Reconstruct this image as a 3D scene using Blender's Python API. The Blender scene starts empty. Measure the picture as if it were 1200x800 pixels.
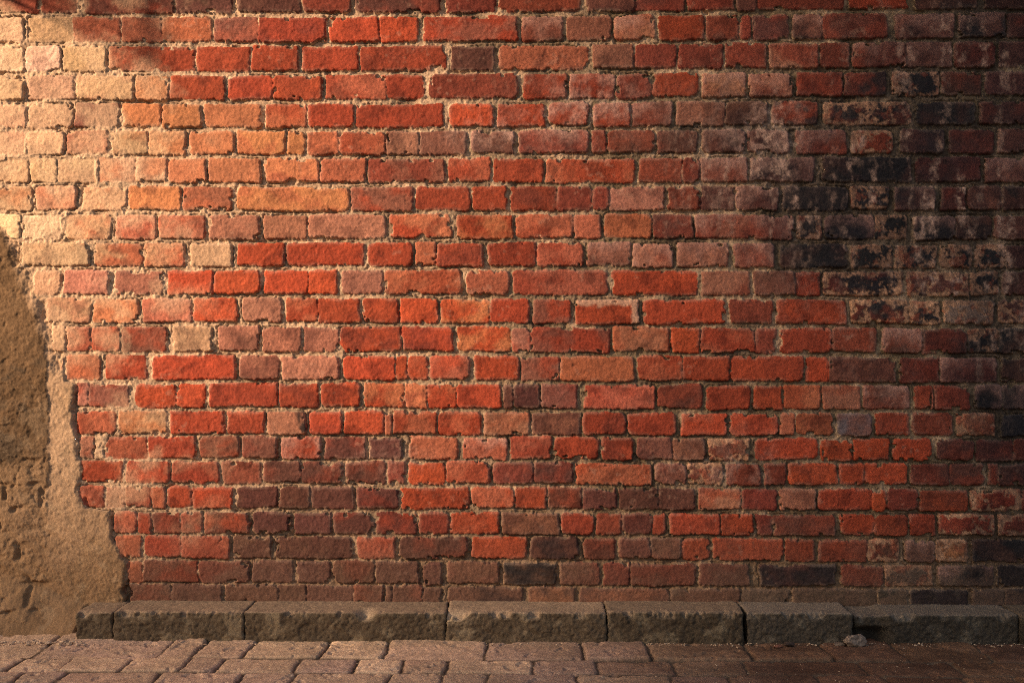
import bpy, bmesh, math, random
import numpy as np
from mathutils import Vector, noise as mnoise

R = math.radians
random.seed(7)
rng = np.random.default_rng(11)
scene = bpy.context.scene
COL = scene.collection

# ------------------------------------------------------------------ camera
F, H, D, YAW = 1276.0, 0.767, 2.90, R(1.0)      # focal length (photo px), eye height, distance to wall, yaw
cam_d = bpy.data.cameras.new('camera')
cam = bpy.data.objects.new('camera', cam_d)
COL.objects.link(cam)
cam.location = (0, -D, H)
cam.rotation_euler = (R(90), 0, YAW)
cam_d.sensor_width = 36
cam_d.lens = 36 * F / 1200
cam_d.clip_end = 500
cam_d.clip_start = 0.05
scene.camera = cam
CY, SY = math.cos(YAW), math.sin(YAW)

def ray(u, v):
    a = (u - 600) / F
    b = -(v - 400) / F
    return a * CY - SY, a * SY + CY, b
def on_wall(u, v, y=0.0):
    dx, dy, dz = ray(u, v)
    t = (y + D) / dy
    return dx * t, H + dz * t
def on_ground(u, v, z=0.0):
    dx, dy, dz = ray(u, v)
    t = (z - H) / dz
    return dx * t, -D + dy * t

# ------------------------------------------------------------------ numpy noise
_lat = rng.random((8, 256, 256))
def vnoise(x, y, k=0):
    L = _lat[k % 8]
    xi = np.floor(x).astype(np.int64); yi = np.floor(y).astype(np.int64)
    fx = x - xi; fy = y - yi
    fx = fx * fx * fx * (fx * (fx * 6 - 15) + 10); fy = fy * fy * fy * (fy * (fy * 6 - 15) + 10)
    x0 = xi & 255; x1 = (xi + 1) & 255; y0 = yi & 255; y1 = (yi + 1) & 255
    return (L[y0, x0] * (1 - fx) + L[y0, x1] * fx) * (1 - fy) + (L[y1, x0] * (1 - fx) + L[y1, x1] * fx) * fy
def fbm(x, y, s, o=4, k=0, g=0.5):
    out = 0; a = 1; tot = 0
    for i in range(o):
        c, sn = math.cos(i * 1.1 + k), math.sin(i * 1.1 + k)
        out = out + a * vnoise((x * c + y * sn) / s + 17.3 * i + 5.1 * k, (y * c - x * sn) / s + 9.7 * i + 31 * k, k + i)
        tot += a; a *= g; s *= 0.5
    return out / tot          # 0..1, mean .5
def sst(a, b, x):
    t = np.clip((x - a) / (b - a), 0, 1)
    return t * t * (3 - 2 * t)
def mix(a, b, t):
    return a + (b - a) * t[..., None]

# ------------------------------------------------------------------ the courses of the wall, brick by brick
CC = [100, 450, 750, 1050]
COURSES = [  # top/bottom of each course at four stations along the wall
 ((-14,-14,-15,-18),(15,14,13,10)), ((21,20.5,19,16),(49,49,47,44)), ((55,55,53,49),(83,82.5,80,78)), ((89,88,86,84),(116,115.5,114,111)),
 ((122,122,120,119),(149,148,147,145)), ((154.5,154,153,152),(181,180,179,179)), ((186,186,186,185),(213,213,213,213)), ((219,219,219,219),(245,246,246,246)),
 ((252,252,252,253),(279,279,279,280)), ((285,285,285,287),(311,311,312,313)), ((317,317,318,319),(344,344,346,346)), ((350,350,351,352),(377,377,379,379)),
 ((383,383,384,385),(411,411,412,413)), ((416,417,418,419),(444,444,446,447)), ((450,450,452,452),(476,477,479,479)), ((482,482,484,485),(507,508,509,510)),
 ((512,512,513,515),(536,537,538,539)), ((541,541,543,544),(565,566,567,568)), ((570,571,572,574),(594,595,596,598)), ((600,601,602,603),(624,625,626,627)),
 ((628,629,631,633),(652,654,655,658)), ((657,658,661,663),(681,683,686,687)), ((684,687,689,691),(704,707,709,711))]
BRICKS = [
"-40 45 d,47 90 d,100 203 dn,206 272 n,278 352 n,355 412 dn,417 515 nd,522 580 d,585 680 d,687 743 nm,744 802 dn,806 859 d,863 886 n,888 990 d,996 1065 r,1073 1145 nk,1155 1240 n",
"-40 26 c,33 84 t,86 140 x,142 190 xm,191 247 xm,250 302 mx,303 382 rd,387 443 v,444 490 v,497 606 rm,612 659 ndw,663 716 m,720 767 pdw,772 825 r,827 866 dn,868 880 d,882 924 nd,929 964 mkw,965 1040 dn,1049 1118 mkw,1123 1178 kmw,1181 1240 nd",
"-40 28 ct,29 70 ct,74 124 t,128 227 r,230 292 r,295 349 r,354 419 r,422 522 rd,529 579 n,585 689 x,695 743 mp,745 793 d,796 846 d,850 898 d,902 959 dp,961 996 d,1000 1062 dnw,1063 1116 mkw,1119 1166 dm,1171 1240 n",
"-40 26 t,32 86 t,90 156 tp,159 197 o,199 263 r,267 319 rv,320 376 rv,381 452 xr,453 497 r,503 606 d,613 664 rd,668 720 rdw,723 764 d,765 818 r,823 874 pdw,878 928 pdw,934 987 rd,989 1039 dns,1047 1101 kW,1104 1149 nd,1154 1240 n",
"-40 29 t,33 84 t,87 140 m,144 188 o,190 236 o,240 306 o,312 359 xr,361 415 r,417 519 r,528 577 v,582 638 rd,643 691 rdw,696 739 rw,741 788 dnw,794 849 m,850 900 nm,905 959 rds,967 1068 kdW,1075 1142 kn,1149 1240 nd",
"-40 28 t,31 75 t,78 126 pt,131 172 to,174 217 ot,222 274 o,278 334 ox,337 357 o,360 397 x,398 452 xr,453 491 pm,492 546 m,552 602 nmw,608 690 dnw,694 710 d,712 767 dn,770 818 nd,824 873 nkw,876 925 mkw,933 992 rdw,998 1046 rW,1055 1107 nk,1113 1165 nd,1171 1240 mn",
"-40 33 t,36 66 t,69 110 tp,115 159 to,160 195 to,197 242 o,245 305 o,311 373 ox,376 428 x,431 521 dm,526 575 rx,579 636 r,640 743 rx,749 799 d,800 820 dn,822 877 ndw,880 955 nkw,965 1068 kn,1074 1150 nd,1156 1240 mw",
"-40 36 to,41 89 to,97 147 to,150 212 o,215 271 xm,278 409 ox,412 484 mr,488 550 r,553 594 r,599 652 dr,653 694 d,695 714 d,715 779 p,782 820 d,822 862 n,863 913 ndw,918 994 ks,998 1041 kW,1048 1096 nkw,1104 1132 dn,1135 1174 nm,1175 1240 nk",
"-40 23 c,26 71 c,77 130 xt,136 182 xt,186 240 xp,245 303 p,309 359 p,361 451 p,457 528 vo,536 601 vo,605 672 xr,673 704 x,709 763 x,765 812 nd,815 930 dmw,934 963 kW,967 1025 kw,1026 1063 kW,1071 1119 kw,1120 1162 nk,1165 1240 mn",
"26 104 to,110 167 xt,169 216 xt,223 272 t,279 333 v,336 426 v,431 483 r,487 510 x,512 566 rd,572 628 r,630 684 xr,689 739 mpw,742 789 pdw,794 853 pmw,860 906 pdw,914 994 kn,999 1045 kW,1049 1098 kW,1103 1139 kW,1143 1178 kW,1179 1240 n",
"40 70 t,75 127 pt,135 191 mp,197 249 v,251 304 v,309 360 v,361 394 v,400 448 p,451 541 xr,548 597 x,602 711 xr,717 817 vr,823 879 pd,884 932 mb,933 962 rd,966 1058 kdW,1063 1136 nkW,1138 1170 kW,1175 1240 n",
"55 105 tp,109 162 ot,167 224 px,226 277 v,284 329 p,335 372 rx,373 421 r,424 466 v,469 512 v,516 574 vo,575 619 v,624 669 rm,675 749 vE,755 850 v,855 905 d,910 992 rd,998 1065 kdW,1066 1102 kW,1106 1166 qW,1171 1240 nW",
"61 76 t,78 106 x,107 139 vx,142 195 mr,203 249 t,256 305 mp,308 353 pm,356 398 pm,399 469 vd,471 531 vd,536 598 vo,600 622 pr,623 714 rm,719 784 xp,787 820 v,822 884 rx,885 910 d,915 975 r,976 1028 d,1035 1080 ndw,1081 1134 nd,1136 1170 kW,1171 1240 kn",
"78 117 xp,123 171 r,178 274 v,279 327 mp,330 396 pm,402 463 v,464 477 v,478 502 vx,504 550 xv,556 608 v,611 655 mr,657 743 x,748 800 rx,801 855 r,857 942 rv,945 971 v,972 1051 nm,1056 1101 dn,1103 1169 ndw,1175 1240 kn",
"89 103 pr,104 150 mr,159 207 v,208 241 v,246 326 r,328 373 rd,377 422 rv,427 474 vo,476 500 xo,501 535 vo,536 587 v,590 601 n,602 633 nd,635 676 md,685 768 xr,772 823 dn,828 879 r,884 918 r,919 961 xr,964 1009 xp,1013 1066 ndw,1072 1093 dr,1095 1136 d,1143 1174 kw,1175 1240 kw",
"89 135 xr,139 194 ot,199 262 r,266 310 rx,314 357 pB,363 400 rv,403 450 v,451 459 x,461 512 rx,514 564 rx,568 620 px,623 680 nm,683 733 rd,736 792 r,799 852 vx,855 911 vx,914 931 x,933 977 xd,981 1022 um,1027 1065 rd,1069 1117 dr,1122 1167 xpW,1175 1240 k",
"93 111 pr,123 172 xr,174 229 r,234 279 mr,283 325 md,330 376 rw,381 428 nd,432 470 n,479 536 x,543 594 xw,598 646 xr,650 701 r,705 742 rd,747 787 mn,788 827 mn,831 878 mdW,885 958 rv,962 999 v,1001 1042 v,1047 1092 vr,1099 1142 nd,1145 1188 dn,1189 1240 d",
"95 144 rx,149 197 rv,200 256 r,260 306 md,309 352 nd,353 402 nd,405 452 nd,455 474 dm,478 521 v,523 574 xr,578 626 nd,627 671 nd,675 764 xv,768 804 mdw,806 846 mdW,851 891 d,896 921 dr,924 981 rv,984 1014 vr,1015 1063 v,1067 1112 nd,1113 1154 nd,1159 1170 d,1171 1240 nd",
"92 121 xp,125 146 pw,147 176 r,178 193 x,196 224 rv,225 272 rv,277 325 n,328 363 n,365 414 n,418 466 nd,470 549 vr,553 602 xv,604 640 rd,642 682 dn,684 722 n,726 771 n,772 815 n,819 867 pr,869 911 dr,914 957 mp,960 1022 rv,1023 1038 v,1039 1076 d,1078 1134 dr,1138 1197 rdW,1198 1240 d",
"133 160 xp,162 176 r,178 211 dn,212 236 rn,239 292 rn,296 341 n,345 388 n,391 439 nd,441 488 rn,491 526 rd,528 584 vx,588 655 mn,658 695 rd,699 728 dr,729 764 dn,765 780 r,786 844 vr,846 883 v,887 905 dn,906 979 dn,985 1024 vr,1025 1064 rd,1067 1096 rd,1101 1165 rdW,1170 1240 dW",
"135 164 xp,169 212 rx,213 269 rx,274 317 nb,323 412 nb,419 463 xr,469 547 nd,552 616 v,621 678 nk,685 721 dn,726 762 mn,763 799 bm,800 832 v,836 918 vr,921 955 r,960 1016 dr,1017 1055 dbW,1062 1096 bow,1097 1135 obW,1140 1240 kn",
"150 166 x,168 231 rb,233 291 bd,295 342 b,347 387 bn,390 439 bd,441 491 bn,496 517 bn,524 585 bm,590 651 kb,656 702 bd,707 738 dr,739 816 db,819 878 bd,891 980 kn,986 1035 rd,1037 1093 gW,1100 1164 gkw,1169 1240 k",
"150 200 br,201 260 b,263 325 b,326 358 b,359 414 b,415 449 bx,452 459 b,460 494 bx,495 516 b,525 612 bk,620 674 bo,680 785 bo,787 868 bg,869 925 g,929 1027 g,1029 1065 gk,1067 1134 kg,1140 1177 g,1178 1240 gk"]
PAL = dict(  # base colours of the fired clay, linear; t and c also carry the sun's glow
 v=(.37,.062,.024), r=(.28,.048,.021), d=(.20,.042,.024), x=(.37,.105,.055), p=(.36,.15,.092), m=(.205,.078,.050), n=(.105,.038,.028),
 k=(.022,.018,.020), o=(.45,.168,.077), t=(.48,.295,.175), c=(.70,.48,.31), b=(.155,.072,.046), g=(.125,.10,.07), q=(.33,.22,.16), u=(.13,.10,.10))

def span(a, b, n): return np.arange(a, b, n, dtype=np.float64)
us = np.concatenate([span(-900, -60, 5), span(-60, -12, 2.2), span(-12, 1212, .95), span(1212, 1260, 2.2), span(1260, 2100, 5)])
vs = np.concatenate([span(-700, -60, 5), span(-60, -12, 2.4), span(-12, 722, .95), span(722, 748, 2.2)])
U, V = np.meshgrid(us, vs)
# the list of bricks, carried on at random beyond the part the photo shows
allb = []
def fill(row, a, b, codes):
    x = a
    while x < b - 8:
        w = random.choice([50, 50, 52, 46, 56, 98, 102, 70, 34])
        e = min(x + w, b)
        if e - x > 12: allb.append((row, x, e, random.choice(codes)))
        x = e + random.choice([4, 5, 6, 2])
for r, line in enumerate(BRICKS):
    last = 0; first = None
    for it in line.split(','):
        a, b, c = it.split()
        a, b = float(a), float(b)
        if first is None: first = a
        allb.append((r, a, b, c)); last = b
    fill(r, last + 5, 2095, ['n', 'nd', 'd', 'k', 'mn', 'dn', 'kw', 'nm'])
    fill(r, -895, first - 5, ['t', 'to', 'x', 'p', 'o', 'rx', 'c'])
for r in range(-22, 0):
    fill(r, -895 - random.randint(0, 40), 420, ['r', 'x', 'd', 'dn', 'o', 'm', 'rx', 't'])
    fill(r, 425, 2095, ['d', 'n', 'r', 'nd', 'm', 'dn', 'rd', 'k'])
def course(r, x):
    if r >= 0:
        t, b = COURSES[r]; return np.interp(x, CC, t), np.interp(x, CC, b)
    t, b = COURSES[0]
    return np.interp(x, CC, t) + 34 * r, np.interp(x, CC, b) + 34 * r

w1 = fbm(U, V, 26, 3, 1) - .5
w2 = fbm(U, V, 24, 3, 2) - .5
e1 = fbm(U, V, 6, 3, 3) - .5
e2 = fbm(U, V, 5, 3, 4) - .5
chip = fbm(U, V, 11, 3, 5)
WU = U + 3.6 * w1 + 1.9 * e1
WV = V + 2.8 * w2 + 1.7 * e2
sd = np.full(U.shape, -9.0)           # depth inside the nearest brick, px
hface = np.zeros(U.shape)             # face height of that brick, mm
col = np.zeros(U.shape + (3,))
fW = np.zeros(U.shape); fw = np.zeros(U.shape); fs = np.zeros(U.shape); fB = np.zeros(U.shape); fE = np.zeros(U.shape); vr = np.zeros(U.shape); ur = np.zeros(U.shape)
shift = np.zeros(U.shape)
for (r, a, b, code) in allb:
    i0, i1 = np.searchsorted(us, (a - 12, b + 12))
    tm, bm_ = course(r, (a + b) / 2)
    j0, j1 = np.searchsorted(vs, (tm - 11, bm_ + 11))
    if i1 <= i0 or j1 <= j0: continue
    s = (slice(j0, j1), slice(i0, i1))
    uu, vv = WU[s], WV[s]
    t, bt = course(r, uu)
    ja, jb = random.uniform(-.9, .9), random.uniform(-.9, .9)
    sk = random.uniform(-.02, .02)
    cx, cy = (a + b) / 2, (t + bt) / 2 + ja + (uu - (a + b) / 2) * sk
    rad = random.choice([1.5, 2.2, 3, 4, 5.5]); rad = min(rad, (b - a) / 2.6)
    qx = np.abs(uu - cx + (vv - cy) * random.uniform(-.05, .05)) - (b - a) / 2 + rad
    qy = np.abs(vv - cy) - (bt - t) / 2 + rad
    dd = -(np.minimum(np.maximum(qx, qy), 0) + np.hypot(np.maximum(qx, 0), np.maximum(qy, 0)) - rad)
    cs = random.choice([1, 2, 3, 5, 8])
    dd = dd + .15 - cs * sst(.66, .80, chip[s]) * sst(6, 2, dd)                       # broken arrises
    m = dd > sd[s]
    sd[s] = np.where(m, dd, sd[s])
    off = random.gauss(0, 1.1)
    tx, tz = random.gauss(0, .9), random.gauss(0, .6)
    hf = off + tx * (uu - cx) / 40 + tz * (vv - cy) / 14
    hface[s] = np.where(m, hf, hface[s])
    base = np.array(PAL[code[0]])
    l2 = [c for c in code[1:] if c in PAL]
    jit = np.array([random.uniform(.86, 1.16)] * 3) * np.array([1, random.uniform(.93, 1.08), random.uniform(.92, 1.08)])
    cc = np.broadcast_to(base * jit, uu.shape + (3,))
    kk = random.randint(0, 7); ox, oy = random.uniform(0, 900), random.uniform(0, 900)
    n1 = fbm(uu + ox, vv * 1.3 + oy, 26, 4, kk)
    if l2:
        cc = mix(cc, np.array(PAL[l2[0]]) * jit, sst(.38, .72, n1) * .75)
    col[s] = np.where(m[..., None], cc, col[s])
    for arr, ch in ((fW, 'W'), (fw, 'w'), (fs, 's'), (fB, 'B'), (fE, 'E')):
        arr[s] = np.where(m, 1.0 if ch in code else 0.0, arr[s])
    vr[s] = np.where(m, (vv - cy) / (bt - t) * 2, vr[s]); ur[s] = np.where(m, (uu - cx) / (b - a) * 2, ur[s])
    shift[s] = np.where(m, random.uniform(0, 50), shift[s])

# ---- shared grain
crev = sst(-3.4, -1.4, sd) * sst(.2, -.8, sd) * sst(.42, .64, fbm(U, V, 30, 4, 6))
g0 = fbm(U, V, 2.1, 2, 2); gr = np.abs(fbm(U, V, 8.5, 2, 4) - .5) * 2 + .6 * np.abs(fbm(U, V, 5, 2, 1) - .5) * 2
g1 = fbm(U, V, 3.2, 2, 6); g2 = fbm(U, V, 9, 3, 7); g3 = fbm(U, V, 60, 3, 3)
# clay colour: mottling, scratches, dust on the arrises, soot, lime bloom, flaked pale patches
mott = fbm(U + shift * 9, V + shift * 5, 14, 4, 2)
bc = col * (0.72 + .56 * mott)[..., None] * (.84 + .32 * g1)[..., None]
bc = mix(bc, bc * np.array([.50, .45, .46]), sst(.60, .76, fbm(U + shift * 3, V, 20, 4, 4)) * .65)
lime = np.array([.48, .34, .25])
edge = sst(4.0, .3, sd) * sst(.40, .62, fbm(U, V, 18, 3, 1))
bc = mix(bc, lime * .9, edge * .22)
bc = mix(bc, np.array([.50, .30, .21]), .22 * sst(.68, .78, fbm(U, V, 7, 3, 6)) * sst(.5, .7, g3))
blo = fbm(U + shift * 7, V, 22, 4, 5)
bloom = fw * sst(.34, .80, .70 * blo + .26 * sst(.4, -.9, vr) + .12 * sst(.6, .95, np.abs(ur)) + .10 * (g2 - .5))
bc = mix(bc, np.array([.44, .235, .18]), bloom * .85 * (.45 + g1 * .7))
rim = fE * np.maximum(sst(-.45, -.75, vr + .5 * (g2 - .5)), sst(.72, .86, ur + .2 * (g2 - .5)))
bc = mix(bc, np.array([.55, .33, .22]), rim * .85)
bc = mix(bc, np.array([.035, .024, .024]), fs * sst(.45, .58, fbm(U, V, 24, 4, 6)) * .85)
flake = .55 * fbm(U + shift * 4, V * .9, 16, 5, 3, .75) + .45 * fbm(U, V, 5.5, 3, 5, .7) + .19 * sst(11, 0, sd) - .05
bc = mix(bc, np.array([.46, .25, .145]) * (.35 + 1.2 * fbm(U, V, 5, 2, 7))[..., None], fW * sst(.505, .625, flake) * .95)
bc = mix(bc, np.array([.36, .085, .04]), fW * sst(.60, .70, fbm(U, V + shift, 12, 4, 1, .65)) * .5)
bc = mix(bc, np.array([.03, .022, .02]), fB * sst(345, 352, U + 14 * w1) * sst(.3, .55, g2) * .95)
# soot run down the right part of the wall, bricks and joints alike, with chalky white runs in it
def blob(cx, cy, sx, sy): return np.exp(-((U - cx) / sx) ** 2 - ((V - cy) / sy) ** 2)
reach = np.clip(1.15 * blob(1080, 180, 180, 150) + .9 * blob(990, 270, 130, 75) + blob(1170, 430, 60, 70) + blob(1180, 640, 60, 60) + .6 * blob(1090, 60, 110, 60) + .5 * blob(930, 680, 60, 26) + .55 * blob(870, 150, 80, 60) + .75 * sst(1090, 1195, U), 0, 1)
runs = fbm(U, V * .22, 16, 4, 3)
soot = sst(.42, .86, .52 * reach + .36 * fbm(U, V, 60, 5, 2) + .34 * (runs - .2))
bc = mix(bc, bc * np.array([.30, .29, .33]) + np.array([.004, .004, .005]), soot * .85)
chalk_r = np.clip(blob(1110, 270, 120, 140) + 1.1 * blob(920, 190, 110, 90) + .8 * blob(1120, 60, 80, 50) + .7 * blob(1140, 370, 60, 40), 0, 1)
chalk = sst(.46, .74, fbm(U + 6 * e1, V * .16, 11, 3, 6)) * sst(.36, .74, fbm(U, V, 9, 4, 5, .7)) * chalk_r
bc = mix(bc, np.array([.42, .27, .205]) * (.5 + g1)[..., None], chalk * .9)
salt = np.clip(blob(575, 156, 55, 14) + .8 * blob(690, 128, 70, 40) + .7 * blob(860, 545, 60, 30) + .8 * blob(890, 160, 60, 60) + .5 * blob(450, 540, 60, 14), 0, 1) * sst(.35, .70, fbm(U, V, 16, 5, 2, .65))
bc = mix(bc, np.array([.46, .29, .23]) * (.5 + g1)[..., None], salt * .6)
# lime wash and old plaster smeared over the left end of the bricks
smear = sst(.46, .70, fbm(U, V, 40, 5, 4) + .26 * sst(260, -20, U) * sst(480, 330, V) - .10) * sst(330, 120, U)
bc = mix(bc, np.array([.54, .37, .23]) * (.85 + .3 * g2)[..., None], smear * .55)
# splash dirt on the lowest courses
spl = sst(585, 712, V + 60 * (g3 - .5) + 30 * (mott - .5))
bc = mix(bc, np.array([.12, .062, .042]) * (.65 + .7 * g2)[..., None], spl * .68 * (1 - .75 * sst(.10, .05, col[..., 0])))
# mortar colour
mc = np.array([.475, .33, .215]) * (.55 + .55 * g2 + .38 * g1)[..., None]
mc = mix(mc, np.array([.17, .122, .072]), np.clip(sst(.36, .62, fbm(U, V, 42, 4, 7)) * .85 * sst(220, 800, U) + .25 * sst(500, 900, U), 0, .9))
mc = mix(mc, np.array([.035, .028, .024]), np.clip(sst(.55, .75, fbm(U, V, 30, 4, 1)) * .55 * sst(200, 700, U) + soot * .82, 0, .88))
mc = mix(mc, np.array([.42, .30, .22]) * (.6 + .8 * g1)[..., None], chalk * .45)
mc = mix(mc, np.array([.05, .036, .024]), crev * .5)
mc = mix(mc, np.array([.52, .38, .30]) * (.5 + g1)[..., None], salt * .7)
mc = mc * (1 - .22 * sst(360, 620, V + 60 * (g3 - .5)) * sst(60, 300, U))[..., None]
mc = mix(mc, np.array([.21, .13, .08]) * (.7 + .6 * g2)[..., None], sst(560, 690, V) * .6)
# ---- relief in millimetres
joint = 6.4 + 7 * (fbm(U, V, 34, 3, 2) - .5) - 3.4 * sst(300, 100, U) + 5 * sst(.62, .78, fbm(U, V, 45, 4, 5)) - 4.0 * smear
mort_h = -joint + 5.5 * (g2 - .5) + 4.0 * (g1 - .5) + 2.4 * (g0 - .5) - 3.5 * sst(.62, .72, g2) - 3.6 * crev
face_h = hface + 1.3 * (g2 - .5) + 1.25 * (g1 - .5) + 1.1 * (g0 - .5) - 1.0 * (gr - .35) - 1.0 * sst(.74, .84, fbm(U, V, 6, 3, 5)) - 1.8 * fW * sst(.50, .60, flake)
k_ = sst(-1.6, .9, sd + 1.2 * (g0 - .5) + 1.2 * (g1 - .5))
hh = mort_h * (1 - k_) + face_h * k_ - .45 * sst(3, .6, sd) * k_
hh = np.where(sd < -1.5, np.minimum(hh, 2), hh)
isb = sd > -.35 + 1.6 * (g2 - .5)

# ---- old plaster (render) at the left foot of the wall
EV = [-900, 255, 268, 285, 312, 317, 345, 350, 378, 383, 412, 416, 446, 450, 477, 482, 508, 512, 537, 541, 566, 570, 595, 599, 625, 629, 653, 657, 682, 690, 706, 712, 760]
EU = [-60, -12, 4, 22, 26, 35, 40, 51, 56, 60, 62, 73, 75, 86, 87, 86, 89, 91, 92, 94, 93, 92, 98, 129, 132, 134, 140, 145, 147, 142, 145, 104, 103]
rag = 11 * (fbm(U, V, 15, 5, 3, .66) - .5)
pe = np.interp(V, EV, EU) - U + rag                      # >0 inside the plaster
pe = np.where(V < 250, -30 + 0 * pe, pe)
inside = pe > 0
lat_b = np.full(U.shape, -9.0)
for r in range(15, 24):                                   # bricks ghosting through the thin coat
    t = 541 + (r - 17) * 29; x = -60 + (r % 2) * 27
    while x < 62:
        w = random.choice([38, 52, 30]); q = np.minimum(np.minimum(WU - x, x + w - WU), np.minimum(WV - t, t + 24 - WV))
        lat_b = np.maximum(lat_b, q); x += w + 5
ghost = sst(520, 580, V + 50 * (g3 - .5)) * sst(64, 50, U + rag) * sst(.28, .45, fbm(U, V, 40, 3, 6))
rough = (fbm(U, V, 46, 5, 5, .6) - .5) * (.7 + .9 * sst(520, 600, V) * sst(70, 50, U))
DV = [-900, 262, 275, 290, 310, 340, 375, 400, 450, 540, 600, 760]; DU = [-60, -12, 6, 15, 21, 29, 44, 54, 59, 58, 55, 50]
coat_shade_e = np.interp(V, DV, DU) - U + rag + 9 * (fbm(U, V, 22, 4, 2) - .5)
coat_shade = sst(-7 + 5 * sst(380, 430, V), 7 - 5 * sst(380, 430, V), coat_shade_e)                         # older, thicker coat; its dark colour also paints a cast shadow
ph = 5.0 + 8 * rough + 3.2 * (g2 - .5) + 1.5 * (g1 - .5) + 1.2 * (g0 - .5) - .8 * (gr - .35) + 2.5 * (fbm(U, V, 5, 3, 1, .7) - .5) + 3.5 * coat_shade * sst(380, 430, V) * sst(640, 560, V) - 10 * ghost * sst(2.5, -2.0, lat_b + 3 * (g2 - .5)) * sst(.3, .6, fbm(U, V, 17, 3, 5)) - 4 * ghost * sst(.56, .70, fbm(U, V, 22, 4, 2))
lay = fbm(U, V * 1.4, 34, 6, 1, .62) - .12 * sst(560, 480, V)
layer = sst(.47, .505, lay) + .8 * sst(.60, .63, lay)
ph = ph + 1.7 * (layer - .9) * sst(64, 52, U + rag) * sst(400, 470, V)
pits = .6 * sst(.72, .84, fbm(U, V, 9, 3, 1)); ph -= 3 * pits * (.4 + .6 * coat_shade)
ph *= 1.0
ph = ph - 3 * sst(4.0, 0, pe) * sst(430, 470, V)
ph = ph - (ph - mort_h) * sst(16, 0, pe + 4 * (g2 - .5)) * sst(450, 420, V)
ph = ph - 6 * sst(2.2, 0, np.abs(U + rag * 1.3 - 132)) * 0
flare = 92 * np.clip((V + 8 * (g3 - .5) - np.interp(U, [0, 60, 100], [672, 690, 705])) / (740 - np.interp(U, [0, 60, 100], [672, 690, 705])), 0, 1.1) ** 1.2 * sst(104.5, 99, U + rag * .4)
ph = ph + flare
soft = sst(-1.2, 1.2, pe)
hh = hh * (1 - soft) + ph * soft
crack = .75 * sst(0, -2.6, pe) * sst(-6.5, -3.2, pe) * sst(440, 455, V) * sst(.42, .62, fbm(U, V, 26, 3, 7))
hh = hh - 9 * crack
hole = sst(8, 5.5, np.abs(U - 149 + 2 * rag) * 1.1 + np.abs(V - 694) * .42 + 7 * (fbm(U, V, 8, 3, 2) - .5)); hh = hh - 16 * hole * (pe < 0)
pc = np.array([.45, .30, .185]) * (.72 + .34 * g2 + .22 * g1)[..., None]
pc = mix(pc, np.array([.33, .215, .12]) * (.7 + .6 * g2)[..., None], sst(.42, .62, fbm(U, V, 70, 5, 4)) * .55)
pc = mix(pc, np.array([.125, .074, .037]) * (.62 + .5 * g2 + .26 * g1)[..., None], coat_shade * sst(700, 500, V + 60 * (g3 - .5)) * .93)  # soft shadow put into the plaster colour, along with old dirt
pc = mix(pc, np.array([.09, .066, .044]), coat_shade * sst(.50, .66, fbm(U, V * 1.3, 34, 5, 7, .6)) * sst(400, 440, V) * sst(580, 530, V) * .7)
pc = mix(pc, np.array([.38, .275, .175]), coat_shade * sst(.56, .66, fbm(U, V * 1.2, 24, 5, 3, .6)) * sst(440, 480, V) * .28)
pc = mix(pc, pc * .7, (1 - np.clip(layer, 0, 1)) * sst(64, 52, U + rag) * sst(400, 470, V) * .7)
pc = mix(pc, np.array([.185, .108, .054]) * (.7 + .6 * g2)[..., None], sst(530, 690, V + 60 * (g3 - .5)) * .72)
pc = mix(pc, np.array([.36, .255, .155]) * (.75 + .5 * g1)[..., None], sst(.62, .76, fbm(U, V, 12, 4, 2)) * .4 * (1 - .85 * coat_shade))

X, Z = on_wall(U, V)
Y = -hh / 1000
N = U.size
vidx = np.arange(N).reshape(U.shape)
coords = np.stack([X, Y, Z], -1).reshape(-1, 3)
# outward is -Y: wind the quads so their normals face the street
quads = np.stack([vidx[:-1, :-1], vidx[1:, :-1], vidx[1:, 1:], vidx[:-1, 1:]], -1).reshape(-1, 4)
kind = np.where(inside, 2, np.where(isb, 1, 0))
fk = np.maximum.reduce([kind[:-1, :-1], kind[1:, 1:], kind[1:, :-1], kind[:-1, 1:]]).reshape(-1)

def np_mesh(name, co, faces, colors=None):
    used = np.unique(faces)
    remap = np.zeros(co.shape[0], np.int64); remap[used] = np.arange(used.size)
    f = remap[faces]; c = co[used]
    me = bpy.data.meshes.new(name)
    me.vertices.add(len(c)); me.vertices.foreach_set('co', c.astype(np.float32).ravel())
    nf = len(f)
    me.loops.add(nf * 4); me.loops.foreach_set('vertex_index', f.astype(np.int32).ravel())
    me.polygons.add(nf); me.polygons.foreach_set('loop_start', np.arange(0, nf * 4, 4, dtype=np.int32))
    me.polygons.foreach_set('use_smooth', np.ones(nf, bool))
    me.update(calc_edges=True)
    if colors is not None:
        at = me.color_attributes.new('Tint', 'FLOAT_COLOR', 'POINT')
        cc = np.ones((len(c), 4), np.float32); cc[:, :3] = np.clip(colors[used], 0.004, .85)
        at.data.foreach_set('color', cc.ravel())
    me.validate()
    return me

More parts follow.
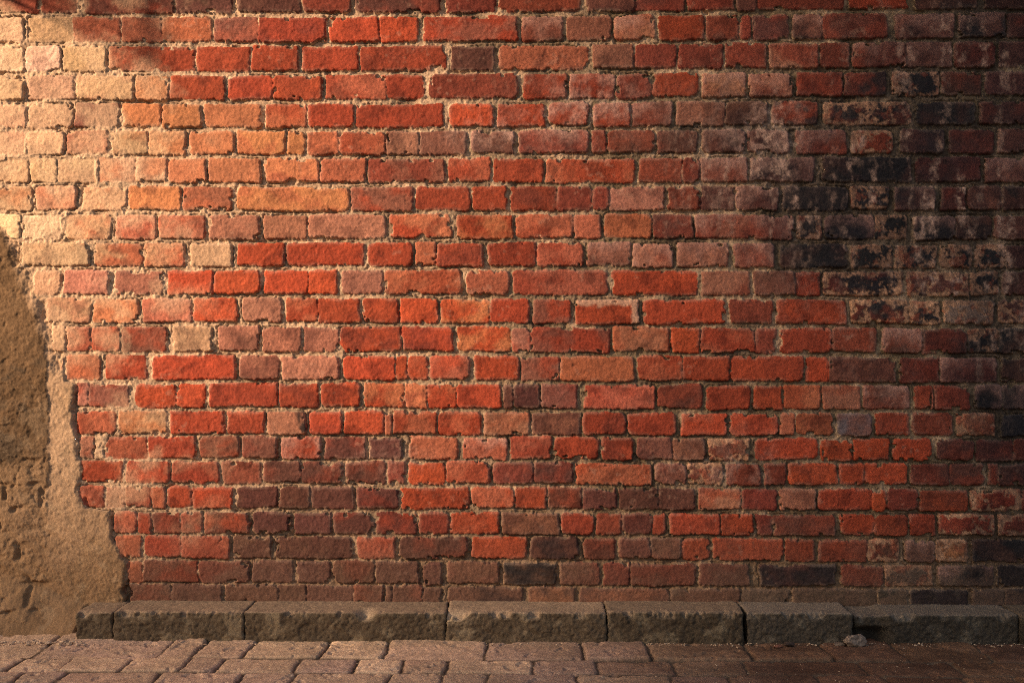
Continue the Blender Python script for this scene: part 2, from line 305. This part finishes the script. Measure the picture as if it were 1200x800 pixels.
# ------------------------------------------------------------------ materials
def tint_mat(name, rough=.92, grain=900, bump=.25, spec=.25, amp=.35):
    m = bpy.data.materials.new(name); m.use_nodes = True
    nt = m.node_tree; P = nt.nodes['Principled BSDF']
    at = nt.nodes.new('ShaderNodeAttribute'); at.attribute_name = 'Tint'
    tc = nt.nodes.new('ShaderNodeTexCoord')
    nz = nt.nodes.new('ShaderNodeTexNoise'); nz.inputs['Scale'].default_value = grain; nz.inputs['Detail'].default_value = 3
    nt.links.new(tc.outputs['Object'], nz.inputs['Vector'])
    mr = nt.nodes.new('ShaderNodeMapRange'); mr.inputs['From Min'].default_value = .25; mr.inputs['From Max'].default_value = .75
    mr.inputs['To Min'].default_value = 1 - amp; mr.inputs['To Max'].default_value = 1 + amp
    nt.links.new(nz.outputs['Fac'], mr.inputs['Value'])
    mx = nt.nodes.new('ShaderNodeVectorMath'); mx.operation = 'SCALE'
    nt.links.new(at.outputs['Color'], mx.inputs[0]); nt.links.new(mr.outputs['Result'], mx.inputs['Scale'])
    nt.links.new(mx.outputs['Vector'], P.inputs['Base Color'])
    bp = nt.nodes.new('ShaderNodeBump'); bp.inputs['Strength'].default_value = bump; bp.inputs['Distance'].default_value = .002
    n2 = nt.nodes.new('ShaderNodeTexNoise'); n2.inputs['Scale'].default_value = grain * .45; n2.inputs['Detail'].default_value = 4
    nt.links.new(tc.outputs['Object'], n2.inputs['Vector']); nt.links.new(n2.outputs['Fac'], bp.inputs['Height'])
    nt.links.new(bp.outputs['Normal'], P.inputs['Normal'])
    P.inputs['Roughness'].default_value = rough
    P.inputs['Specular IOR Level'].default_value = spec
    return m
def plain_mat(name, c1, c2, scale=30, rough=.85):
    m = bpy.data.materials.new(name); m.use_nodes = True
    nt = m.node_tree; P = nt.nodes['Principled BSDF']
    tc = nt.nodes.new('ShaderNodeTexCoord')
    nz = nt.nodes.new('ShaderNodeTexNoise'); nz.inputs['Scale'].default_value = scale; nz.inputs['Detail'].default_value = 6
    nt.links.new(tc.outputs['Object'], nz.inputs['Vector'])
    cr = nt.nodes.new('ShaderNodeValToRGB')
    cr.color_ramp.elements[0].position = .35; cr.color_ramp.elements[1].position = .65
    cr.color_ramp.elements[0].color = (*c1, 1); cr.color_ramp.elements[1].color = (*c2, 1)
    nt.links.new(nz.outputs['Fac'], cr.inputs['Fac']); nt.links.new(cr.outputs['Color'], P.inputs['Base Color'])
    bp = nt.nodes.new('ShaderNodeBump'); bp.inputs['Strength'].default_value = .3; bp.inputs['Distance'].default_value = .004
    nt.links.new(nz.outputs['Fac'], bp.inputs['Height']); nt.links.new(bp.outputs['Normal'], P.inputs['Normal'])
    P.inputs['Roughness'].default_value = rough
    return m
M_brick = tint_mat('fired_brick', .88, 330, .35, .3)
M_mortar = tint_mat('lime_mortar', .95, 330, .5, .15, .4)
M_plaster = tint_mat('old_plaster', .95, 330, .5, .15, .3)
M_stone = tint_mat('kerb_stone', .9, 330, .5, .25, .4)
M_paver = tint_mat('brick_paver', .95, 330, .6, .12, .45)
M_rock = tint_mat('broken_stone', .92, 500, .4, .2, .3)

# ------------------------------------------------------------------ object helpers
def link(name, me, mat, parent=None):
    o = bpy.data.objects.new(name, me); COL.objects.link(o)
    if mat: me.materials.append(mat)
    if parent: o.parent = parent
    return o
def tag(o, label=None, cat=None, group=None, kind=None):
    if label: o['label'] = label
    if cat: o['category'] = cat
    if group: o['group'] = group
    if kind: o['kind'] = kind
    return o
def empty(name, loc=(0, 0, 0)):
    o = bpy.data.objects.new(name, None); COL.objects.link(o); o.location = loc; o.empty_display_size = .1
    return o
def box_mesh(name, boxes):
    bm = bmesh.new()
    for (x0, x1, y0, y1, z0, z1) in boxes:
        vs_ = [bm.verts.new(p) for p in ((x0,y0,z0),(x1,y0,z0),(x1,y1,z0),(x0,y1,z0),(x0,y0,z1),(x1,y0,z1),(x1,y1,z1),(x0,y1,z1))]
        for f in ((3,2,1,0),(4,5,6,7),(0,1,5,4),(1,2,6,5),(2,3,7,6),(3,0,4,7)): bm.faces.new([vs_[i] for i in f])
    me = bpy.data.meshes.new(name); bm.to_mesh(me); bm.free(); return me

# ------------------------------------------------------------------ the wall
wall = empty('brick_wall', (0, 0, 0))
tag(wall, 'old weathered red brick wall with soot stains and a patch of bare plaster', 'wall')
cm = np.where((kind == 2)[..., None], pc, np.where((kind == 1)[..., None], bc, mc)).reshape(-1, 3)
link('brickwork', np_mesh('brickwork', coords, quads[fk == 1], cm), M_brick, wall)
link('mortar', np_mesh('mortar', coords, quads[fk == 0], cm), M_mortar, wall)
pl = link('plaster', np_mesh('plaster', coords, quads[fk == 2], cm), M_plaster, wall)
pl['label'] = 'crumbling sandy brown plaster'
x0w, z1w = on_wall(-900, -700); x1w, _ = on_wall(2095, -700)
link('wall_core', box_mesh('wall_core', [(x0w + .01, x1w - .06, .05, .33, -.1, z1w - .02)]), plain_mat('core_brick', (.20,.07,.045), (.30,.10,.06), 14), wall)

# ------------------------------------------------------------------ kerb stones along the foot of the wall
KY = -.12
def stone_mesh(name, x0, x1, y0, y1, z0, z1, seed, res=.0034, amp=.006, rad=.006):
    nx = max(3, int((x1 - x0) / res)); ny = max(3, int((y1 - y0) / (res * 1.6))); nz = max(3, int((z1 - z0) / res))
    key = {}; co = []; fa = []
    def vid(i, j, k):
        q = (i, j, k)
        if q not in key:
            key[q] = len(co); co.append((i / nx, j / ny, k / nz))
        return key[q]
    for i in range(nx):
        for j in range(ny):
            fa.append((vid(i,j,nz), vid(i+1,j,nz), vid(i+1,j+1,nz), vid(i,j+1,nz)))
        for k in range(nz):
            fa.append((vid(i,0,k), vid(i+1,0,k), vid(i+1,0,k+1), vid(i,0,k+1)))
    for j in range(ny):
        for k in range(nz):
            fa.append((vid(0,j+1,k), vid(0,j,k), vid(0,j,k+1), vid(0,j+1,k+1)))
            fa.append((vid(nx,j,k), vid(nx,j+1,k), vid(nx,j+1,k+1), vid(nx,j,k+1)))
    P = np.array(co)
    p = np.stack([x0 + P[:,0]*(x1-x0), y0 + P[:,1]*(y1-y0), z0 + P[:,2]*(z1-z0)], 1)
    # round the arrises
    r = rad
    lo = np.array([x0 + r, y0 + r, z0 - 1]); hi = np.array([x1 - r, 9, z1 - r])
    cl = np.clip(p, lo, hi); dv = p - cl; L = np.linalg.norm(dv, axis=1, keepdims=True)
    nrm = np.where(L > 1e-9, dv / np.maximum(L, 1e-9), 0)
    p = np.where(L > 1e-9, cl + nrm * np.minimum(L, r), p)
    s = seed * 13.7
    a = p[:,0]*1000 + s*50; b_ = p[:,2]*1000 + p[:,1]*1000*.83 + s*17
    n_lo = fbm(a, b_, 60, 3, seed) - .5; n_mid = fbm(a, b_, 18, 4, seed + 2) - .5; n_hi = fbm(a, b_, 5.5, 2, seed + 4) - .5
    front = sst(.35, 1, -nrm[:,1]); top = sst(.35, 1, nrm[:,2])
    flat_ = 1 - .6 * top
    disp = amp * flat_ * (1.1*n_lo + .75*n_mid + 1.0*n_hi)
    ar = sst(.02, .0, np.abs(p[:,2]-z1)) * sst(.02, .0, np.abs(p[:,1]-y0))
    ch = sst(.48, .74, fbm(a, b_*.4, 30, 5, seed + 1, .7)) * ar
    p = p + nrm * disp[:,None]
    p[:,2] -= ch * .012; p[:,1] += ch * .012
    g = fbm(a, b_, 7, 3, seed + 3); gl = fbm(a, b_, 40, 4, seed + 5)
    cf = np.array([.086,.063,.040]) * (.5 + .55*g + .5*gl)[:,None]
    cf = mix(cf, np.array([.20,.155,.10]), sst(.58, .74, gl + .10*(g-.5)) * .7)
    cf = mix(cf, np.array([.37,.275,.185]), ch * .8)
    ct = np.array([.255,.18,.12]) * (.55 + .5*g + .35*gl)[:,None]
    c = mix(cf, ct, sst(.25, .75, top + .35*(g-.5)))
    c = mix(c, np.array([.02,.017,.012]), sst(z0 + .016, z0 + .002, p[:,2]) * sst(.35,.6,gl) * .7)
    return p, np.array(fa), c
kerbs = [  # left and right joints on the front face, drop of the top, set-back of the face
 (88, 132.2, -.004, .006, 'small square mossy kerb block at the plaster end of the row', 1.0),
 (132.6, 285.2, 0, 0, 'long dark kerb stone just right of the small end block', 1.0),
 (285.8, 522.2, 0, .002, 'longest kerb stone, its top edge broken by a notch', 1.0),
 (523, 711, .002, 0, 'pale edged kerb stone with chipped left corner below the middle of the wall', 1.15),
 (711.6, 872.5, .002, .003, 'dark brown kerb stone between the chipped stone and a wide open joint', .85),
 (875, 999, .001, .004, 'grey kerb stone with loose rubble lying at its right foot', 1.1),
 (1003, 1194, -.004, .010, 'rightmost blackened kerb stone with a crumbled hollow in its left end', .9)]
for i, (a, b, dz, dy, lab, br) in enumerate(kerbs):
    y0 = KY + dy
    xa, _ = on_wall(a, 735, y0); xb, _ = on_wall(b, 735, y0)
    zt = .0735 + dz + (.002 if i > 3 else 0)
    p, fa, c = stone_mesh('kerb_stone', xa, xb, y0, .02, -.02, zt, i + 1)
    g = (p[:,0] - xa) / (xb - xa)
    if i == 2:      # the broken notch
        w = np.exp(-((p[:,0] - on_wall(428, 715, y0)[0]) / .020) ** 2) * sst(.03, 0, zt - p[:,2]) * sst(.06, 0, p[:,1] - y0)
        p[:,2] -= .015 * w; p[:,1] += .012 * w; c = mix(c, np.array([.42,.32,.21]), np.clip(w, 0, 1) * .8)
    if i == 3:      # spalled left corner
        w = sst(.10, 0, p[:,0] - xa) * sst(.04, 0, zt - p[:,2]) * sst(.05, 0, p[:,1] - y0)
        p[:,2] -= .012 * w * (p[:,0] < xa + .06); c = mix(c, np.array([.42,.32,.21]), np.clip(w, 0, 1) * .7)
    if i == 6:
        w = sst(.10, .05, p[:,0] - xa) * sst(.06, .035, p[:,2] + .01); p[:,1] += .03 * w; c = mix(c, np.array([.02,.017,.014]), w * .7)
        xg, _ = on_wall(1045, 735, y0); w2 = sst(xg, xg - .03, p[:,0]); p[:,2] -= .006 * w2; p[:,1] += .012 * w2
    if i >= 5: c = mix(c, c.mean(1, keepdims=True) * np.array([1.02, 1, .93]), np.full(len(c), .3)) * .8
    p[:,:] -= 0
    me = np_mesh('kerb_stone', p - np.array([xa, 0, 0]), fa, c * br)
    o = link('kerb_stone', me, M_stone); o.location = (xa, 0, 0)
    tag(o, lab, 'kerb stone', 'kerb stones along the wall foot')
# the row carries on past the right edge of the photo
xr = on_wall(1196, 735, KY)[0] + .0015
for i in range(3):
    p, fa, c = stone_mesh('kerb_stone', xr, xr + .42, KY + .003, .02, -.02, .0725, 20 + i, res=.007)
    o = link('kerb_stone', np_mesh('kerb_stone', p - np.array([xr, 0, 0]), fa, c * .5), M_stone); o.location = (xr, 0, 0)
    tag(o, ['dark kerb stone cut by the right edge of the photo', 'second kerb stone past the right edge of the photo', 'third kerb stone past the right edge of the photo'][i], 'kerb stone', 'kerb stones along the wall foot')
    xr += .426

# ------------------------------------------------------------------ brick paved pavement
rowv = [742, 771.5, 788, 804]
rowy = [on_ground(600, v)[1] for v in rowv]
JA = [45, 190, 231, 290, 380, 451, 569, 683, 760, 877, 968, 1053, 1150]
JB = [73, 145, 215, 255, 347, 415, 470, 522, 625, 700, 790, 874, 1010, 1120]
JC = [15, 66, 180, 280, 341, 455, 517, 570, 675, 787, 855, 959, 1040, 1130]
rows = []
for (ya, yb, js, vm) in ((rowy[0], rowy[1], JA, 762), (rowy[1], rowy[2], JB, 780), (rowy[2], rowy[3], JC, 796)):
    xs_ = [on_ground(u, vm)[0] for u in js]
    rows.append((ya, yb, xs_))
y = rowy[3]
while y > -1.6:
    rows.append((y, y - .105, [])); y -= .105
for (ya, yb, xs_) in rows:
    lo, hi = (xs_[0], xs_[-1]) if xs_ else (random.uniform(-.2, .2),) * 2
    if not xs_: xs_.append(lo)
    x = lo
    while x > -2.6: x -= random.choice([.21, .22, .2, .12]); xs_.insert(0, x)
    x = hi
    while x < 2.6: x += random.choice([.21, .22, .2, .12]); xs_.append(x)
gx = np.concatenate([span(-2.5, -1.45, .008), span(-1.45, 1.42, .0024), span(1.42, 2.5, .008)])
gy = np.concatenate([span(-1.6, -.56, .008), span(-.56, -.06, .0028), span(-.06, .03, .01)])
GX, GY = np.meshgrid(gx, gy)
A, B = GX * 440, GY * 440
wx = GX + .010 * (fbm(A, B, 40, 3, 1) - .5) + .006 * (fbm(A, B, 7, 3, 2) - .5)
wy = GY + .008 * (fbm(A, B, 50, 3, 3) - .5) + .005 * (fbm(A, B, 7, 3, 4) - .5)
gsd = np.full(GX.shape, -.02); gh = np.zeros(GX.shape); gc = np.zeros(GX.shape + (3,))
PP = [(.42,.285,.185), (.34,.225,.155), (.46,.32,.205), (.30,.19,.13), (.43,.295,.19), (.30,.20,.15)]
for (ya, yb, xs_) in rows:
    for a, b in zip(xs_[:-1], xs_[1:]):
        i0, i1 = np.searchsorted(gx, (a - .02, b + .02)); j0, j1 = np.searchsorted(gy, (yb - .02, ya + .02))
        if i1 <= i0 or j1 <= j0: continue
        s = (slice(j0, j1), slice(i0, i1)); g_ = random.uniform(.0015, .0035); rr = .010
        qx = np.abs(wx[s] - (a + b) / 2) - (b - a) / 2 + g_ + rr; qy = np.abs(wy[s] - (ya + yb) / 2) - abs(ya - yb) / 2 + g_ * .9 + .001 + rr
        dd = -(np.minimum(np.maximum(qx, qy), 0) + np.hypot(np.maximum(qx, 0), np.maximum(qy, 0)) - rr)
        m = dd > gsd[s]; gsd[s] = np.where(m, dd, gsd[s])
        hf = random.gauss(0, 1.2) + random.gauss(0, .9) * (wx[s] - (a + b) / 2) / .1 + random.gauss(0, 1.5) * (wy[s] - (ya + yb) / 2) / .05
        gh[s] = np.where(m, hf, gh[s])
        c0 = (np.array(random.choice(PP)) * .7 + np.array([.36, .24, .165]) * .3) * random.uniform(.88, 1.12)
        gc[s] = np.where(m[..., None], c0, gc[s])
q1 = fbm(A, B * 1.0, 9, 3, 5); q2 = fbm(A, B, 3, 2, 6); q3 = fbm(A, B, 60, 4, 7)
kk = sst(-.003, .006, gsd)
gz = (gh + 3 * (q1 - .5) + 1.6 * (q2 - .5) - 1.0 * sst(.016, .004, gsd)) * kk + (-6.5 + 6 * (fbm(A, B, 30, 3, 2) - .5) + 2 * (q1 - .5)) * (1 - kk)
gz = gz + 2.2 * (fbm(A, B, 14, 4, 1, .65) - .5) - 4 * sst(.62, .75, fbm(A, B, 16, 4, 4)) + 4 * (q3 - .5)
tint = gc * 1.42 * (.65 + .45 * q1 + .25 * q2)[..., None]
tint = mix(tint, np.array([.42, .29, .19]) * (.7 + .5 * q2)[..., None], sst(.48, .66, q3 + .15 * (q1 - .5)) * .6 * sst(.9, -.3, GX))
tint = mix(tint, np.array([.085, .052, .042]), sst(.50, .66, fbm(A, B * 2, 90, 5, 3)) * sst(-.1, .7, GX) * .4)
tint = mix(tint, tint * np.array([.30, .235, .21]), sst(-.35, .75, GX + .25 * (q3 - .5)))  # shade on the right side put into the paver colour
tint = mix(tint, np.array([.10, .07, .048]) * (.5 + q1)[..., None], 1 - sst(-.002, .004, gsd))
gi = np.arange(GX.size).reshape(GX.shape)
gq = np.stack([gi[:-1, :-1], gi[:-1, 1:], gi[1:, 1:], gi[1:, :-1]], -1).reshape(-1, 4)
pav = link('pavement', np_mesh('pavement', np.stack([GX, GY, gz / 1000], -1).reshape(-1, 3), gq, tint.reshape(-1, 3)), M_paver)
tag(pav, kind='structure')
gm = bpy.data.meshes.new('ground'); S = 150
gm.from_pydata([(-S, -S, -.016), (S, -S, -.016), (S, S, -.016), (-S, S, -.016)], [], [(0, 1, 2, 3)])
grd = link('ground', gm, plain_mat('dusty_paving', (.16,.105,.075), (.26,.175,.12), 6))
tag(grd, kind='structure')

# ------------------------------------------------------------------ loose stone and crumbs
def rock(name, u, v, size, seed, colr, label, cat, rot=0, sub=4, sharp=.45):
    bm = bmesh.new(); bmesh.ops.create_icosphere(bm, subdivisions=sub, radius=1)
    off = Vector((seed * 3.1, seed * 1.7, seed * .9))
    planes = []
    rr = random.Random(seed)
    for _ in range(9):
        d = Vector((rr.gauss(0, 1), rr.gauss(0, 1), rr.gauss(0, 1))).normalized(); planes.append((d, rr.uniform(.55, .85)))
    for w in bm.verts:
        p = w.co.copy()
        for d, k in planes:
            e = p.dot(d) - k
            if e > 0: p -= d * e * .9
        p *= 1 + .22 * mnoise.noise(p * 1.6 + off) + .10 * mnoise.noise(p * 5 + off) + .05 * mnoise.noise(p * 13 + off)
        w.co = Vector((p.x * size[0], p.y * size[1], p.z * size[2]))
    zmin = min(w.co.z for w in bm.verts)
    for w in bm.verts: w.co.z -= zmin + size[2] * .18
    me = bpy.data.meshes.new(name); bm.to_mesh(me); bm.free()
    at = me.color_attributes.new('Tint', 'FLOAT_COLOR', 'POINT')
    for i, w in enumerate(me.vertices):
        k = .75 + .5 * mnoise.noise(w.co * 160 + off) + .2 * mnoise.noise(w.co * 420)
        at.data[i].color = (colr[0] * k, colr[1] * k, colr[2] * k, 1)
    for f in me.polygons: f.use_smooth = True
    x, y = on_ground(u, v)
    o = link(name, me, M_rock); o.location = (x, y, 0); o.rotation_euler = (0, 0, rot)
    return tag(o, label, cat)
rock('rubble_stone', 1002, 757, (.029, .020, .017), 3, (.34, .25, .19), 'pale lump of broken stone lying against the kerb at right', 'stone', .3)
rock('stone_flake', 984, 756, (.020, .011, .005), 5, (.24, .17, .125), 'thin flat flake of stone touching the pale broken lump', 'stone', .15)
rock('dark_pebble', 925, 757, (.015, .009, .0085), 8, (.10, .065, .05), 'dark curled pebble near the foot of the grey kerb stone', 'pebble', .5)
rock('brick_chip', 911, 758, (.010, .006, .0045), 9, (.25, .11, .075), 'small reddish brick chip beside the dark curled pebble', 'brick chip', -.2)
# crumbs of mortar and plaster swept against the wall foot: nobody could count them
bm = bmesh.new()
def crumb(x, y, z, s):
    vs_ = bmesh.ops.create_icosphere(bm, subdivisions=1, radius=1)['verts']
    sx, sy, sz = s * random.uniform(.7, 1.6), s * random.uniform(.6, 1.2), s * random.uniform(.4, .8); a = random.uniform(0, 6)
    for w in vs_:
        p = w.co * random.uniform(.75, 1.2)
        px, py = p.x * sx, p.y * sy
        w.co = Vector((x + px * math.cos(a) - py * math.sin(a), y + px * math.sin(a) + py * math.cos(a), z + p.z * sz))
for _ in range(150):
    u = random.uniform(-40, 100); x, y = on_ground(u, 751.5 + abs(random.gauss(0, 2.2)))
    crumb(x, y, .001, random.choice([.002, .0025, .003, .004, .006]))
for _ in range(420):
    u = random.uniform(95, 1230); x, y = on_ground(u, 753.5 + abs(random.gauss(0, 1.8)))
    crumb(x, y, .0005, random.choice([.0012, .0016, .002, .0028]))
for _ in range(160):
    x, y = on_ground(random.uniform(-20, 1220), random.uniform(755, 806)); crumb(x, y, .0015, random.choice([.001, .0014, .0018]))
me = bpy.data.meshes.new('crumbs'); bm.to_mesh(me); bm.free()
at = me.color_attributes.new('Tint', 'FLOAT_COLOR', 'POINT')
for i, w in enumerate(me.vertices):
    k = .5 + .8 * (mnoise.noise(w.co * 90) * .5 + .5); at.data[i].color = (.58 * k, .42 * k, .29 * k, 1)
tag(link('mortar_crumbs', me, M_rock), 'crumbs of mortar and plaster scattered along the foot of the wall', 'crumbs', kind='stuff')

# ------------------------------------------------------------------ out of frame: what shades the wall
SUN = Vector((.80, .45, -.35)).normalized()        # the way the light travels
x_l = on_wall(-27, 400)[0]
def zz(v): return on_wall(0, v)[1]
M_metal = plain_mat('blocker_house_metal', (.10,.11,.10), (.14,.145,.13), 20, .5)
# added slatted panel, unseen, sized to throw soft shade at upper left
u_s = -30
sx = on_wall(u_s, 0)[0]; zb = zz(-13); zt_ = zz(-210)
sh = empty('shade_panel', (sx, 0, zb))
tag(sh, 'added unseen slatted panel that shades the upper left of the wall', 'shade panel')
M_wood = plain_mat('shade_panel_wood', (.14,.11,.08), (.22,.17,.12), 18)
hgt = zt_ - zb; wd = .27
link('shade_panel_frame', box_mesh('shade_panel_frame', [(-.012, .012, -wd, -wd + .010, 0, hgt), (-.012, .012, -.04, -.005, 0, hgt), (-.0115, .0115, -wd + .0102, -.0402, hgt - .03, hgt - .001)]), M_wood, sh)
link('shade_panel_slats', box_mesh('shade_panel_slats', [(-.004, .004, -wd + .0102, -.0402, .0075 + .028 * i, .017 + .028 * i) for i in range(int((hgt - .04) / .028))]), M_wood, sh)
# added stone ledge above the frame, unseen, to shade the top course
z_s = zz(-48)
link('shade_ledge', box_mesh('shade_ledge', [(x0w + .02, x1w - .08, -.13, .04, z_s, z_s + .11)]), plain_mat('shade_ledge_stone', (.28,.22,.16), (.38,.30,.21), 25), wall)

# added unseen house with a lower wing, shaped to block the low sun
Hd = Vector((-SUN.x, -SUN.y, 0)).normalized(); E1 = Vector((-Hd.y, Hd.x, 0))
if E1.x < 0: E1 = -E1
slope = -SUN.z / math.hypot(SUN.x, SUN.y)
L = 14.0
yaw = math.atan2(E1.y, E1.x)
hs = empty('sun_blocker_house', Hd * L); hs.rotation_euler = (0, 0, yaw)
tag(hs, 'added unseen house with a lower wing, blocking the low sun', 'house')
Q0, HA = -.11, -.13 + slope * L
inward = 1 if (Vector((-math.sin(yaw), math.cos(yaw), 0)).dot(Hd) > 0) else -1
def hb(x0, x1, d0, d1, z0, z1):
    a, b = sorted((d0 * inward, d1 * inward)); return (x0, x1, a, b, z0, z1)
M_rend = plain_mat('blocker_house_render', (.42,.28,.17), (.5,.34,.21), 3)
link('blocker_house_wall', box_mesh('blocker_house_wall', [hb(Q0, Q0 + 9, 0, 7, -.1, 9.5)]), M_rend, hs)
link('blocker_house_roof', box_mesh('blocker_house_roof', [hb(Q0, Q0 + 9.2, 0, 7.2, 9.5, 9.75)]), M_metal, hs)
link('blocker_house_wing', box_mesh('blocker_house_wing', [hb(Q0 - 9, Q0 - .003, 0, 5, -.1, HA)]), M_rend, hs)

# ------------------------------------------------------------------ light
w = bpy.data.worlds.new('World'); scene.world = w; w.use_nodes = True
nt = w.node_tree; bg = nt.nodes['Background']
sky = nt.nodes.new('ShaderNodeTexSky'); sky.sky_type = 'NISHITA'; sky.sun_disc = False
el = math.asin(-SUN.z)
sky.sun_elevation = el; sky.sun_rotation = math.atan2(-SUN.x, -SUN.y)
sky.dust_density = 5; sky.ozone_density = .6; sky.air_density = 1
nt.links.new(sky.outputs['Color'], bg.inputs['Color']); bg.inputs['Strength'].default_value = .082
sl = bpy.data.lights.new('sun', 'SUN'); sl.energy = 5; sl.angle = R(5); sl.color = (1, .70, .46)
so = bpy.data.objects.new('sun', sl); COL.objects.link(so); so.rotation_euler = SUN.to_track_quat('-Z', 'Y').to_euler()
vw = scene.view_settings
vw.view_transform = 'Standard'; vw.look = 'None'; vw.gamma = 1; vw.exposure = 1.16
cy = scene.cycles
cy.use_denoising = False
cy.filter_width = 1.05
cy.use_adaptive_sampling = False
